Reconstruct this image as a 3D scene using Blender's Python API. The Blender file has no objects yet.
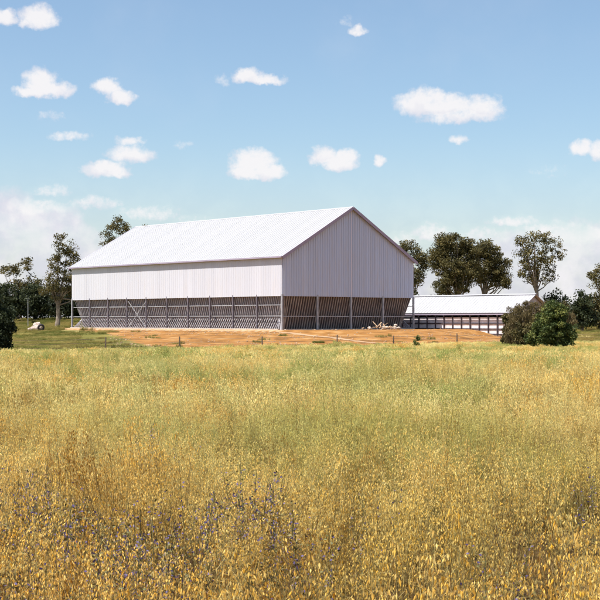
import bpy, math, random
import numpy as np
from mathutils import Vector, Matrix, noise as mnoise
R = random.Random(7)
RN = np.random.RandomState(11)
F = 1300.0            # focal length in pixels of the 600 px photograph
EYE = 1.35
HZ = 320.0
scene = bpy.context.scene
col = scene.collection

def at(px, D, py=None):
    """ground position seen at photo column px, at distance D (and height if py given)"""
    x = (px - 300.0) / F * D
    z = EYE + (HZ - py) / F * D if py is not None else ground_h(x, D)
    return Vector((x, D, z))

def sst(a, b, x):
    t = np.clip((x - a) / (b - a), 0, 1)
    return t * t * (3 - 2 * t)

# ------------------------------------------------------------------ layout
A = Vector((-2.43, 175.7, 0)); ANG = math.radians(42.36)
GX = Vector((math.cos(ANG), math.sin(ANG), 0)); SY = Vector((-math.sin(ANG), math.cos(ANG), 0))
W, L = 26.1, 52.1
EAVE, RIDGE = 10.0, 17.2

def ground_h(x, y):
    x = np.asarray(x, float); y = np.asarray(y, float)
    near = -0.35 - 0.85 * np.clip((y - 8) / 77.0, 0, 1)
    # pad round the big shed
    dx = x - A.x; dy = y - A.y
    lx = dx * GX.x + dy * GX.y; ly = dx * SY.x + dy * SY.y
    ox = np.maximum(np.maximum(-2.8 - lx, lx - W - 3), 0); oy = np.maximum(np.maximum(-5 - ly, ly - L - 6), 0)
    d = np.sqrt(ox * ox + oy * oy)
    h = near + (0 - near) * (1 - sst(0, 34, d)) - .27 * sst(0, 1.4, -0.6 - lx) * (1 - sst(6, 20, d)) * (lx < 5)
    h = h - 1.0 * sst(19, 30, x) * sst(140, 172, y) * (1 - sst(210, 260, y)) * sst(2, 8, d) * 0.9
    back = 2.6 * sst(235, 310, y) * (1 - sst(-30, 10, x)) + 0.9 * sst(210, 300, y) * sst(20, 60, x) + 1.2 * sst(240, 320, y) * (1-sst(20, 60, x)) * sst(-30, 10, x)
    h = h + back
    h = h + 0.05 * np.sin(x * 0.35 + 1.3) * np.sin(y * 0.27) * sst(3, 10, d) * sst(4, 12, y)
    return h if h.ndim else float(h)

# ------------------------------------------------------------------ materials
def mat(name, c1, c2=None, scale=3.0, rough=0.7, metal=0.0, bump=0.0, translucent=0.0, c3=None, detail=5, spec=0.3, stretch=None):
    m = bpy.data.materials.new(name); m.use_nodes = True
    nt = m.node_tree; N = nt.nodes; Lk = nt.links
    b = N['Principled BSDF']; b.inputs['Roughness'].default_value = rough; b.inputs['Metallic'].default_value = metal
    b.inputs['Specular IOR Level'].default_value = spec
    b.inputs['Base Color'].default_value = (*c1, 1)
    if c2:
        tc = N.new('ShaderNodeTexCoord'); nz = N.new('ShaderNodeTexNoise')
        nz.inputs['Scale'].default_value = scale; nz.inputs['Detail'].default_value = detail
        if stretch:
            mp = N.new('ShaderNodeMapping'); mp.inputs['Scale'].default_value = stretch
            Lk.new(tc.outputs['Object'], mp.inputs['Vector']); Lk.new(mp.outputs[0], nz.inputs['Vector'])
        else:
            Lk.new(tc.outputs['Object'], nz.inputs['Vector'])
        r = N.new('ShaderNodeValToRGB'); r.color_ramp.elements[0].position = 0.35; r.color_ramp.elements[1].position = 0.65
        r.color_ramp.elements[0].color = (*c1, 1); r.color_ramp.elements[1].color = (*c2, 1)
        if c3:
            e = r.color_ramp.elements.new(0.5); e.color = (*c3, 1)
        Lk.new(nz.outputs['Fac'], r.inputs['Fac']); Lk.new(r.outputs['Color'], b.inputs['Base Color'])
        if bump:
            bp = N.new('ShaderNodeBump'); bp.inputs['Strength'].default_value = bump; bp.inputs['Distance'].default_value = 0.05
            Lk.new(nz.outputs['Fac'], bp.inputs['Height']); Lk.new(bp.outputs['Normal'], b.inputs['Normal'])
    if translucent:
        t = N.new('ShaderNodeBsdfTranslucent'); mx = N.new('ShaderNodeMixShader'); mx.inputs[0].default_value = translucent
        src = b.inputs['Base Color'].links[0].from_socket if b.inputs['Base Color'].links else None
        if src: Lk.new(src, t.inputs['Color'])
        else: t.inputs['Color'].default_value = (*c1, 1)
        out = N['Material Output']; Lk.new(b.outputs[0], mx.inputs[1]); Lk.new(t.outputs[0], mx.inputs[2]); Lk.new(mx.outputs[0], out.inputs['Surface'])
    return m

def sheet_mat(name, base, var, pitch, rough=0.5, metal=0.0, grime=(0.5, 0.45, 0.42), axis=0, grime_amt=0.12):
    """painted sheet metal: every sheet a touch different, faint run-off stains"""
    m = bpy.data.materials.new(name); m.use_nodes = True
    nt = m.node_tree; N = nt.nodes; Lk = nt.links; b = N['Principled BSDF']
    b.inputs['Roughness'].default_value = rough; b.inputs['Metallic'].default_value = metal; b.inputs['Specular IOR Level'].default_value = 0.3
    tc = N.new('ShaderNodeTexCoord'); sp = N.new('ShaderNodeSeparateXYZ'); Lk.new(tc.outputs['Object'], sp.inputs[0])
    dv = N.new('ShaderNodeMath'); dv.operation = 'DIVIDE'; dv.inputs[1].default_value = pitch; Lk.new(sp.outputs[axis], dv.inputs[0])
    fl = N.new('ShaderNodeMath'); fl.operation = 'FLOOR'; Lk.new(dv.outputs[0], fl.inputs[0])
    wn = N.new('ShaderNodeTexWhiteNoise'); wn.noise_dimensions = '1D'; Lk.new(fl.outputs[0], wn.inputs['W'])
    mx = N.new('ShaderNodeMixRGB'); mx.inputs[1].default_value = (*base, 1); mx.inputs[2].default_value = (*var, 1); Lk.new(wn.outputs['Value'], mx.inputs[0])
    mp = N.new('ShaderNodeMapping'); mp.inputs['Scale'].default_value = (2.2, 0.25, 0.25) if axis == 0 else (0.25, 2.2, 0.25)
    Lk.new(tc.outputs['Object'], mp.inputs[0])
    nz = N.new('ShaderNodeTexNoise'); nz.inputs['Scale'].default_value = 1.0; nz.inputs['Detail'].default_value = 6; Lk.new(mp.outputs[0], nz.inputs['Vector'])
    mr = N.new('ShaderNodeMapRange'); mr.inputs['From Min'].default_value = 0.45; mr.inputs['From Max'].default_value = 0.75; mr.inputs['To Max'].default_value = grime_amt * 3
    Lk.new(nz.outputs['Fac'], mr.inputs['Value'])
    m2 = N.new('ShaderNodeMixRGB'); Lk.new(mr.outputs[0], m2.inputs[0]); Lk.new(mx.outputs[0], m2.inputs[1]); m2.inputs[2].default_value = (*grime, 1)
    Lk.new(m2.outputs[0], b.inputs['Base Color'])
    return m

M = {}
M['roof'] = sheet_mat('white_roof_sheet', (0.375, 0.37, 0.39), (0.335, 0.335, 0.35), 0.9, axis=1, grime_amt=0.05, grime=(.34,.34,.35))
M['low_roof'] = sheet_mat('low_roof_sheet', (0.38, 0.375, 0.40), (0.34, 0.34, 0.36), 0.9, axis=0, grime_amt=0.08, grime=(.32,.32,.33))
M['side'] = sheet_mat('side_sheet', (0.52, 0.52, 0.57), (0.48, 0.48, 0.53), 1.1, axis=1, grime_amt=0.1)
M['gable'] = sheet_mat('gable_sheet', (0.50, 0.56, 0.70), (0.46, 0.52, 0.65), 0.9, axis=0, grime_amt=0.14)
M['trim'] = mat('mauve_trim', (0.33, 0.28, 0.36), (0.29, 0.25, 0.32), 2.0, 0.5)
M['seam'] = mat('pale_seam', (0.66, 0.62, 0.68), None, rough=0.5)
M['steel'] = mat('galvanised_steel', (0.42, 0.42, 0.44), (0.30, 0.30, 0.32), 1.5, 0.45, 0.35)
M['darkpost'] = mat('dark_painted_post', (0.10, 0.09, 0.11), (0.16, 0.14, 0.16), 1.5, 0.5)
M['rib'] = mat('weathered_rib_steel', (0.42, 0.40, 0.42), (0.30, 0.28, 0.30), 0.8, 0.6, 0.15)
M['tanrib'] = mat('dusty_rib_steel', (0.40, 0.35, 0.32), (0.26, 0.22, 0.20), 0.8, 0.7)
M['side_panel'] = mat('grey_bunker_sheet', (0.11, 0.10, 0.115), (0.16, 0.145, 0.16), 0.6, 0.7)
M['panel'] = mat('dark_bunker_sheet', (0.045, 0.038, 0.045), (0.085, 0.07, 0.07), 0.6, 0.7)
M['concrete'] = mat('pale_concrete', (0.50, 0.45, 0.40), (0.38, 0.34, 0.30), 2.0, 0.9, bump=0.3)
M['bpanel'] = mat('limewashed_panel', (0.80, 0.74, 0.75), (0.66, 0.58, 0.58), 1.2, 0.8)
M['bdark'] = mat('dark_frame_steel', (0.055, 0.045, 0.055), (0.09, 0.07, 0.08), 2.0, 0.6)
M['bark'] = mat('grey_brown_bark', (0.16, 0.12, 0.09), (0.28, 0.23, 0.18), 1.5, 0.9)
M['wood'] = mat('grey_timber', (0.12, 0.09, 0.07), (0.20, 0.15, 0.11), 6, 0.9)
M['scrap'] = mat('pale_timber', (0.46, 0.33, 0.22), (0.27, 0.17, 0.10), 4, 0.9)
M['bag'] = mat('white_bag', (0.56, 0.48, 0.42), (0.40, 0.31, 0.25), 3, 0.8)
M['rock'] = mat('pale_pink_rubble', (0.48, 0.39, 0.34), (0.34, 0.26, 0.22), 3, 0.9, bump=0.4)
M['black'] = mat('black_rubber', (0.03, 0.025, 0.03), None, rough=0.6)
M['wire'] = mat('rusty_wire', (0.18, 0.13, 0.10), None, rough=0.6)

# ------------------------------------------------------------------ mesh helpers
class MB:
    def __init__(s): s.v = []; s.f = []
    def quadbox(s, p8):
        b = len(s.v); s.v += [tuple(p) for p in p8]
        s.f += [tuple(b + i for i in q) for q in ((0,3,2,1),(4,5,6,7),(0,1,5,4),(1,2,6,5),(2,3,7,6),(3,0,4,7))]
    def box(s, x0, x1, y0, y1, z0, z1):
        s.quadbox([(x0,y0,z0),(x1,y0,z0),(x1,y1,z0),(x0,y1,z0),(x0,y0,z1),(x1,y0,z1),(x1,y1,z1),(x0,y1,z1)])
    def bar(s, a, b, w, d, side=None):
        """rectangular bar from a to b; w along `side`, d across"""
        a = Vector(a); b = Vector(b); t = (b - a).normalized()
        sd = Vector(side) if side is not None else (Vector((0,0,1)).cross(t) if abs(t.z) < 0.9 else Vector((1,0,0)))
        sd = (sd - t * sd.dot(t)).normalized(); u = t.cross(sd)
        sd = sd * w / 2; u = u * d / 2
        s.quadbox([a-sd-u, a+sd-u, a+sd+u, a-sd+u, b-sd-u, b+sd-u, b+sd+u, b-sd+u])
    def tube(s, pts, rads, n=6):
        b0 = len(s.v)
        for i, (p, r) in enumerate(zip(pts, rads)):
            p = Vector(p)
            t = (Vector(pts[min(i+1, len(pts)-1)]) - Vector(pts[max(i-1, 0)])).normalized()
            u = t.cross(Vector((0.31, 0.95, 0.1))).normalized(); w = t.cross(u)
            for k in range(n):
                a = 2 * math.pi * k / n
                s.v.append(tuple(p + u * (r * math.cos(a)) + w * (r * math.sin(a))))
        for i in range(len(pts) - 1):
            for k in range(n):
                s.f.append((b0+i*n+k, b0+i*n+(k+1) % n, b0+(i+1)*n+(k+1) % n, b0+(i+1)*n+k))
        s.f.append(tuple(b0 + k for k in reversed(range(n)))); s.f.append(tuple(b0+(len(pts)-1)*n + k for k in range(n)))
    def poly_prism(s, poly, off):
        b = len(s.v); n = len(poly); off = Vector(off)
        s.v += [tuple(p) for p in poly] + [tuple(Vector(p) + off) for p in poly]
        s.f.append(tuple(b + i for i in range(n))); s.f.append(tuple(b + n + i for i in reversed(range(n))))
        for i in range(n):
            j = (i + 1) % n; s.f.append((b+i, b+n+i, b+n+j, b+j))
    def build(s, name, m, parent=None, smooth=False):
        me = bpy.data.meshes.new(name); me.from_pydata(s.v, [], s.f)
        me.materials.append(m)
        if smooth: me.polygons.foreach_set('use_smooth', [True] * len(me.polygons))
        me.update()
        o = bpy.data.objects.new(name, me); col.objects.link(o); o.parent = parent
        return o

def np_mesh(name, V, Q, mats, midx=None, attrs=None):
    """V (n,3), Q (m,4) quads"""
    me = bpy.data.meshes.new(name)
    me.vertices.add(len(V)); me.vertices.foreach_set('co', np.asarray(V, np.float32).ravel())
    me.loops.add(Q.size); me.loops.foreach_set('vertex_index', Q.astype(np.int32).ravel())
    me.polygons.add(len(Q)); me.polygons.foreach_set('loop_start', np.arange(0, Q.size, 4, dtype=np.int32))
    for m in mats: me.materials.append(m)
    if midx is not None: me.polygons.foreach_set('material_index', midx.astype(np.int32))
    for k, a in (attrs or {}).items():
        at_ = me.attributes.new(k, 'FLOAT', 'FACE'); at_.data.foreach_set('value', a.astype(np.float32))
    me.update(calc_edges=True)
    return me

def tag(o, label=None, cat=None, group=None, kind=None):
    if label: o['label'] = label
    if cat: o['category'] = cat
    if group: o['group'] = group
    if kind: o['kind'] = kind
    return o
def empty(name, loc, rz=0):
    e = bpy.data.objects.new(name, None); col.objects.link(e); e.location = loc; e.rotation_euler = (0, 0, rz); return e

# ------------------------------------------------------------------ ground
def ground():
    def axis(lo, hi, step, far, g=1.22):
        a = list(np.arange(lo, hi + 1e-6, step)); s = step; x = hi
        while x < far: s *= g; x += s; a.append(x)
        s = step; x = lo; pre = []
        while x > -far: s *= g; x -= s; pre.append(x)
        return np.array(pre[::-1] + a)
    xs = axis(-62, 70, 1.0, 5000); ys = axis(-6, 250, 1.0, 5000)
    X, Y = np.meshgrid(xs, ys)
    Z = ground_h(X, Y)
    V = np.stack([X, Y, Z], -1).reshape(-1, 3)
    nx, ny = len(xs), len(ys)
    i = np.arange(nx - 1)[None, :] + nx * np.arange(ny - 1)[:, None]
    Q = np.stack([i, i + 1, i + nx + 1, i + nx], -1).reshape(-1, 4)
    m = bpy.data.materials.new('ground_soil_and_grass'); m.use_nodes = True
    me = np_mesh('ground', V, Q, [m])
    x, y = V[:, 0], V[:, 1]
    # zones: dirt amount / green amount
    px = 300 + F * x / np.maximum(y, 5)
    edge = field_edge(x)
    dirt = sst(-2, 3, y - edge) * sst(95, 165, px + 0.9 * (y - 150)) * (1 - sst(212, 225, y))
    dirt = np.maximum(dirt, 0.75 * sst(560, 580, px) * sst(125, 130, y) * (1 - sst(150, 160, y)))
    dirt = np.maximum(dirt, 0.55 * sst(-4, 0, y - edge) * (1 - sst(4, 8, y - edge)) * (1 - sst(150, 200, px)))
    green = sst(5, 20, y - edge) * (1 - sst(60, 170, px)) * (1 - sst(175, 200, y)) + 0.35
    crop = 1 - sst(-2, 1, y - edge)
    for k, a in (('dirt', dirt), ('green', green), ('crop', crop)):
        t = me.attributes.new(k, 'FLOAT', 'POINT'); t.data.foreach_set('value', a.astype(np.float32))
    me.polygons.foreach_set('use_smooth', [True] * len(me.polygons))
    nt = m.node_tree; N = nt.nodes; Lk = nt.links; b = N['Principled BSDF']; b.inputs['Roughness'].default_value = 0.95; b.inputs['Specular IOR Level'].default_value = 0.1
    geo = N.new('ShaderNodeNewGeometry')
    def nz(scale, detail=6, st=None):
        n = N.new('ShaderNodeTexNoise'); n.inputs['Scale'].default_value = scale; n.inputs['Detail'].default_value = detail
        if st:
            mp = N.new('ShaderNodeMapping'); mp.inputs['Scale'].default_value = st; Lk.new(geo.outputs['Position'], mp.inputs[0]); Lk.new(mp.outputs[0], n.inputs['Vector'])
        else: Lk.new(geo.outputs['Position'], n.inputs['Vector'])
        return n.outputs['Fac']
    def ramp(f, cs):
        r = N.new('ShaderNodeValToRGB'); el = r.color_ramp.elements
        el[0].position = cs[0][0]; el[0].color = (*cs[0][1], 1); el[1].position = cs[-1][0]; el[1].color = (*cs[-1][1], 1)
        for p, c in cs[1:-1]: e = el.new(p); e.color = (*c, 1)
        Lk.new(f, r.inputs[0]); return r.outputs[0]
    def mixc(f, a, c):
        x_ = N.new('ShaderNodeMixRGB'); Lk.new(f, x_.inputs[0]); Lk.new(a, x_.inputs[1]); Lk.new(c, x_.inputs[2]); return x_.outputs[0]
    def maskn(attr, noise_, amt=0.8, lo=0.4, hi=0.6):
        a = N.new('ShaderNodeAttribute'); a.attribute_name = attr
        s1 = N.new('ShaderNodeMath'); s1.operation = 'MULTIPLY_ADD'; Lk.new(noise_, s1.inputs[0]); s1.inputs[1].default_value = amt; s1.inputs[2].default_value = -amt / 2
        s2 = N.new('ShaderNodeMath'); Lk.new(s1.outputs[0], s2.inputs[0]); Lk.new(a.outputs['Fac'], s2.inputs[1])
        mr = N.new('ShaderNodeMapRange'); mr.interpolation_type = 'SMOOTHSTEP'; mr.inputs['From Min'].default_value = lo; mr.inputs['From Max'].default_value = hi
        Lk.new(s2.outputs[0], mr.inputs['Value']); return mr.outputs[0]
    dry = ramp(nz(0.5), [(0.3, (0.20, 0.15, 0.055)), (0.5, (0.30, 0.235, 0.09)), (0.7, (0.40, 0.32, 0.15))])
    grn = ramp(nz(0.35), [(0.3, (0.075, 0.075, 0.018)), (0.55, (0.14, 0.125, 0.03)), (0.72, (0.24, 0.19, 0.06))])
    sand = ramp(nz(0.5, 11, (1, 0.6, 1)), [(0.32, (0.15, 0.074, 0.024)), (0.45, (0.24, 0.112, 0.032)), (0.55, (0.29, 0.140, 0.042)), (0.68, (0.35, 0.21, 0.09))])
    c = mixc(maskn('green', nz(0.12, 5, (0.5, 1, 1)), 1.4, 0.35, 0.65), dry, grn)
    c = mixc(maskn('dirt', nz(0.6, 8, (0.6, 1, 1)), 0.9), c, sand)
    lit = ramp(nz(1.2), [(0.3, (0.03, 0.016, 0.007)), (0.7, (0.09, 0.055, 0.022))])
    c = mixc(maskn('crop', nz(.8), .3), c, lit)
    Lk.new(c, b.inputs['Base Color'])
    bp = N.new('ShaderNodeBump'); bp.inputs['Strength'].default_value = 0.8; bp.inputs['Distance'].default_value = 0.25
    Lk.new(nz(1.4, 10), bp.inputs['Height']); Lk.new(bp.outputs[0], b.inputs['Normal'])
    o = bpy.data.objects.new('ground', me); col.objects.link(o); tag(o, kind='structure')
    return o

# fence line: post k seen at photo column ~6 + ..., running away to the right
FP0 = Vector((-21.5, 95.0)); FP6 = Vector((15.1, 125.0))
def field_edge(x):
    t = (x - FP0.x) / (FP6.x - FP0.x)
    e = FP0.y + (FP6.y - FP0.y) * np.clip(t, -0.3, 1.3) - 1.0
    return e
ground()

# gravel apron along the side wall and the track off its corner
def gravel():
    m = mat('pale_gravel', (0.40, 0.27, 0.17), (0.30, 0.17, 0.08), 1.0, 0.95, bump=0.6, c3=(0.36, 0.22, 0.12), detail=10)
    def strip(name, pts, half, lift):
        V = []; Fc = []
        n = len(pts)
        for i, p in enumerate(pts):
            t = (pts[min(i+1, n-1)] - pts[max(i-1, 0)]).normalized(); s = Vector((-t.y, t.x))
            for k in range(7):
                w = half[i] * (1 + 0.18 * math.sin(i * 1.7 + k) * (k in (0, 6)))
                q = p + s * (w * (k / 3 - 1)); V.append((q.x, q.y, float(ground_h(q.x, q.y)) + lift))
        for i in range(n - 1):
            for k in range(6): b = i*7+k; Fc.append((b, b+1, b+8, b+7))
        me = bpy.data.meshes.new(name); me.from_pydata(V, [], Fc); me.materials.append(m)
        o = bpy.data.objects.new(name, me); col.objects.link(o); tag(o, kind='structure')
    a = A.to_2d(); g = GX.to_2d(); s = SY.to_2d()
    pts = [a - g * 1.6 + s * (t - 1.5) for t in np.arange(L + 5, -1, -1.5)]
    strip('gravel_path', pts, [1.3] * len(pts), 0.03)
    p0 = a - g * 2.2 - s * 1.0
    pts = [p0 + Vector((t * 0.24, -t)) + Vector((0.004 * t * t, 0)) for t in np.arange(0, 34, 1.5)]
    strip('track', pts, [0.8 - 0.012 * i for i in range(len(pts))], 0.026)
gravel()

# ------------------------------------------------------------------ big grain shed
def big_shed():
    root = empty('grain_shed', A, ANG)
    tag(root, 'large white steel grain shed with a steep gable and open ribbed lower walls', 'shed')
    pit = math.atan2(RIDGE - EAVE, W / 2); cs, sn = math.cos(pit), math.sin(pit)
    CB = 4.6   # bottom of the cladding
    OH = 0.35
    # roof slopes: ribbed sheets, one mesh each
    for s in (0, 1):
        def P(u, v, dz):        # u up-slope from eave 0..1, v along
            x = (u * (W / 2 + OH) - OH); z = EAVE + 0.12 + (x) * math.tan(pit) + dz
            if s: x = W - x
            return (x, v, z)
        mb = MB(); y0, y1 = -0.45, L + 0.45
        q = [P(0, y0, 0), P(1, y0, 0), P(1, y1, 0), P(0, y1, 0)]
        mb.quadbox(q + [P(0, y0, 0.08), P(1, y0, 0.08), P(1, y1, 0.08), P(0, y1, 0.08)])
        for y in np.arange(y0 + 0.3, y1 - 0.1, 0.6):
            mb.quadbox([P(0.002, y, 0.07), P(0.998, y, 0.07), P(0.998, y+0.07, 0.07), P(0.002, y+0.07, 0.07),
                        P(0.002, y+.015, 0.125), P(0.998, y+.015, 0.125), P(0.998, y+0.055, 0.125), P(0.002, y+0.055, 0.125)])
        mb.build('roof', M['roof'], root)
        xg = -OH - 0.10 if not s else W + OH + 0.10
        g = MB(); g.box(xg - 0.09, xg + 0.09, -0.45, L + 0.45, EAVE - 0.22, EAVE - 0.02); g.build('gutter', M['trim'], root)
        # side cladding
        x0 = -0.02 if not s else W - 0.06
        c = MB(); c.box(x0 - 0.04, x0 + 0.08, 0.0, L, CB, EAVE - 0.03)
        for y in np.arange(0.25, L - 0.1, 0.5):
            xa, xb = (x0 - 0.052, x0 - 0.035) if not s else (x0 + 0.075, x0 + 0.105)
            c.box(xa, xb, y, y + 0.09, CB + 0.003, EAVE - 0.035)
        c.build('side_cladding', M['side'], root)
    r = MB(); yy = L + 0.5
    r.poly_prism([(W/2-0.35, -0.5, RIDGE + 0.03), (W/2, -0.5, RIDGE + 0.24), (W/2+0.35, -0.5, RIDGE + 0.03), (W/2, -0.5, RIDGE + 0.14)], (0, L + 1.0, 0)); r.build('ridge_cap', M['roof'], root)
    for s in (0, 1):
        yb = -0.06 if not s else L - 0.06; sg = -1 if not s else 1
        c = MB(); c.poly_prism([(0.10, yb, CB), (0.10, yb, EAVE + 0.02), (W/2, yb, RIDGE - 0.02), (W - 0.10, yb, EAVE + 0.02), (W-0.10, yb, CB)], (0, 0.12, 0))
        for x in np.arange(0.3, W - 0.2, 0.45):
            zt = EAVE + min(x, W - x) * math.tan(pit) - 0.12
            y2 = yb - 0.05 if not s else yb + 0.12
            c.box(x, x + 0.10, y2, y2 + 0.05, CB + 0.003, zt)
        c.build('gable_cladding', M['gable'], root)
        sm = MB(); y2 = yb - 0.075 if not s else yb + 0.175
        sm.box(W/2 - 0.07, W/2 + 0.07, min(y2, y2 + .02), max(y2, y2+.02), CB, RIDGE - 0.4); sm.build('gable_seam', M['seam'], root)
        for e in (0, 1):
            xe = -OH if not e else W + OH; ze = EAVE - OH * math.tan(pit) - 0.05
            bb = MB(); y3 = -0.50 if not s else L + 0.50
            bb.bar((xe, y3, ze), (W/2, y3, RIDGE + 0.0), 0.42, 0.08, side=(0, 0, 1)); bb.build('barge_board', M['trim'], root)
    # posts, rails, leaning bunker wall (top out at the post line, foot 1.5 m inside)
    IN = 1.5; BT = 4.9
    sides = [  # origin, along, inward, length, bays, ribs per bay, rib material
        (Vector((0, 0, 0)), Vector((0, 1, 0)), Vector((1, 0, 0)), L, 10, 11, 'rib'),
        (Vector((0, 0, 0)), Vector((1, 0, 0)), Vector((0, 1, 0)), W, 4, 14, 'tanrib'),
        (Vector((W, 0, 0)), Vector((0, 1, 0)), Vector((-1, 0, 0)), L, 10, 11, 'rib'),
        (Vector((0, L, 0)), Vector((1, 0, 0)), Vector((0, -1, 0)), W, 4, 14, 'tanrib')]
    Z = Vector((0, 0, 1))
    for k, (o, a, n, ln, nb, nr, rm) in enumerate(sides):
        bay = ln / nb
        for i in range(nb + 1):
            if k in (1, 3) and i in (0, nb): continue
            p = o + a * (bay * i)
            pw = 0.24 if (k in (1, 3) or i in (0, nb)) else 0.17
            q = MB(); q.bar(p - Z * 0.35, p + Z * (CB + 0.25), pw, pw, side=a); q.build('post', M['steel'] if pw > .2 else M['darkpost'], root)
        for z in ((1.85,) if k in (1, 3) else (1.9, 3.4)):
            q = MB(); q.bar(o + n * 0.20 + Z * z + a * .1, o + a * (ln - .1) + n * 0.20 + Z * z, 0.12, 0.08, side=Z); q.build('rail', M['steel'], root)
        kh = 0.5 if k == 0 else 0.22; q = MB(); q.bar(o + a * 0.2 - n * 0.4 + Z * (.02 - (kh - .22) / 2 + (.05 if k == 0 else 0)), o + a * (ln - .2) - n * 0.4 + Z * (.02 - (kh - .22) / 2 + (.05 if k == 0 else 0)), kh, 0.3, side=Z); q.build('kerb', M['concrete'], root)
        for i in range(nb):
            s0, s1 = bay * i, bay * (i + 1)
            # mitre at the corners
            b0 = max(s0, IN) ; b1 = min(s1, ln - IN)
            bot = [o + a * b0 + n * (IN + .1) - Z * 0.1, o + a * b1 + n * (IN + .1) - Z * 0.1]
            top = [o + a * (s0 + (0.15 if i == 0 else 0)) + n * 0.32 + Z * BT, o + a * (s1 - (0.15 if i == nb - 1 else 0)) + n * 0.32 + Z * BT]
            q = MB(); th = n * 0.06
            q.quadbox([bot[0], bot[1], bot[1] + th, bot[0] + th, top[0], top[1], top[1] + th, top[0] + th])
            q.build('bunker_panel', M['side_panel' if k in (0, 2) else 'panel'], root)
            q = MB()
            for r_ in range(nr):
                t = (r_ + 0.5) / nr
                pb = bot[0].lerp(bot[1], t) - n * 0.09; pt = top[0].lerp(top[1], t) - n * 0.09
                # keep ribs parallel
                sa = s0 + bay * t; sb = min(max(sa, b0 + 0.05), b1 - 0.05)
                pt = o + a * sa + n * 0.25 + Z * (BT - 0.02); pb = o + a * sb + n * (IN + .02) - Z * 0.08
                q.bar(pb, pt, 0.10, 0.16, side=a)
                if k in (0, 2): q.bar(o + a * (sa) - n * 0.02 - Z * 0.1, o + a * sb + n * 0.95 + Z * 1.55, 0.09, 0.09, side=a)
            q.build('rib_row', M[rm], root)
            if k in (0, 2) and i in (6,):
                q = MB(); e0 = o + a * (s0 + .1) + n * 0.08; e1 = o + a * (s1 - .1) + n * 0.08
                q.bar(e0 + Z * 0.1, e1 + Z * 4.4, 0.09, 0.05, side=Z); q.bar(e1 + Z * 0.1 + n*.07, e0 + Z * 4.4 + n*.07, 0.09, 0.05, side=Z)
                q.build('cross_brace', M['steel'], root)
    f = MB(); f.box(1.7, W - 1.7, 1.7, L - 1.7, -0.3, 0.06); f.build('floor_slab', M['concrete'], root)
big_shed()

# ------------------------------------------------------------------ low shed behind the gable corner
def low_shed():
    d = Vector((0.674, -0.739, 0)); P0 = Vector((17.2, 200, 0)); st = P0 + d * (-12.1)
    ang = math.atan2(d.y, d.x)
    root = empty('low_shed', (st.x, st.y, 0), ang)
    tag(root, 'long low white roofed shed with dark framed pale wall panels beside the big shed', 'shed')
    LEN = 1.7 * 19; B = -1.5; E = 2.45; DW = 8.0; RZ = 4.9
    pit = math.atan2(RZ - E, DW / 2)
    for s in (0, 1):
        def P(u, x, dz):
            y = u * (DW / 2 + 0.3) - 0.3; z = E + 0.1 + y * math.tan(pit) + dz
            if s: y = DW - y
            return (x, y, z)
        mb = MB(); x0, x1 = -0.4, LEN + 0.45
        mb.quadbox([P(0,x0,0),P(1,x0,0),P(1,x1,0),P(0,x1,0),P(0,x0,.07),P(1,x0,.07),P(1,x1,.07),P(0,x1,.07)])
        for x in np.arange(x0 + .3, x1 - .1, .6):
            mb.quadbox([P(.002,x,.06),P(.998,x,.06),P(.998,x+.07,.06),P(.002,x+.07,.06),P(.002,x+.015,.11),P(.998,x+.015,.11),P(.998,x+.055,.11),P(.002,x+.055,.11)])
        mb.build('roof', M['low_roof'], root)
        yg = -0.36 if not s else DW + .36
        g = MB(); g.box(-.4, LEN + .45, yg - .08, yg + .06, E - 0.38, E - 0.2); g.build('gutter', M['trim'], root)
        sy = 0 if not s else DW
        sg = 1 if not s else -1
        w = MB(); ya, yb = sorted((sy + sg * .105, sy + sg * .205))
        w.box(0.05, LEN - .05, ya, yb, B, 1.75 if not s else E); w.build('wall_panel', M['bpanel'], root)
        bb = MB(); bb.box(0, LEN, sy - 0.06, sy + 0.06, E - 0.35, E - 0.05); bb.build('eave_beam', M['bdark'], root)
        for z in (0.85, 0.05, -0.72):
            q = MB(); q.box(0.0, LEN, sy + sg * .05 - .05, sy + sg * .05 + .05, z - .09, z + .09); q.build('rail', M['bdark'], root)
        for k in range(20):
            main = (k + 1) % 3 == 0
            wd = 0.085 if main else 0.06
            q = MB(); q.box(k*1.7 - wd, k*1.7 + wd, sy - sg*0.07 - .07, sy - sg*.07 + .07, B, E - 0.02 if main else 2.0); q.build('post', M['bdark'], root)
    r = MB(); zt = RZ + 0.2; r.poly_prism([(-.42, DW/2 - .3, zt - .06), (-.42, DW/2, zt + .1), (-.42, DW/2 + .3, zt - .06), (-.42, DW/2, zt)], (LEN + .9, 0, 0)); r.build('ridge_cap', M['low_roof'], root)
    for x in (0.0, LEN):
        w = MB(); x_ = x + (.06 if x == 0 else -.18)
        w.poly_prism([(x_, .3, B), (x_, DW - .3, B), (x_, DW - .3, E + .05), (x_, DW / 2, RZ - .05), (x_, .3, E + .05)], (.12, 0, 0)); w.build('end_wall', M['steel'], root)
low_shed()

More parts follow.
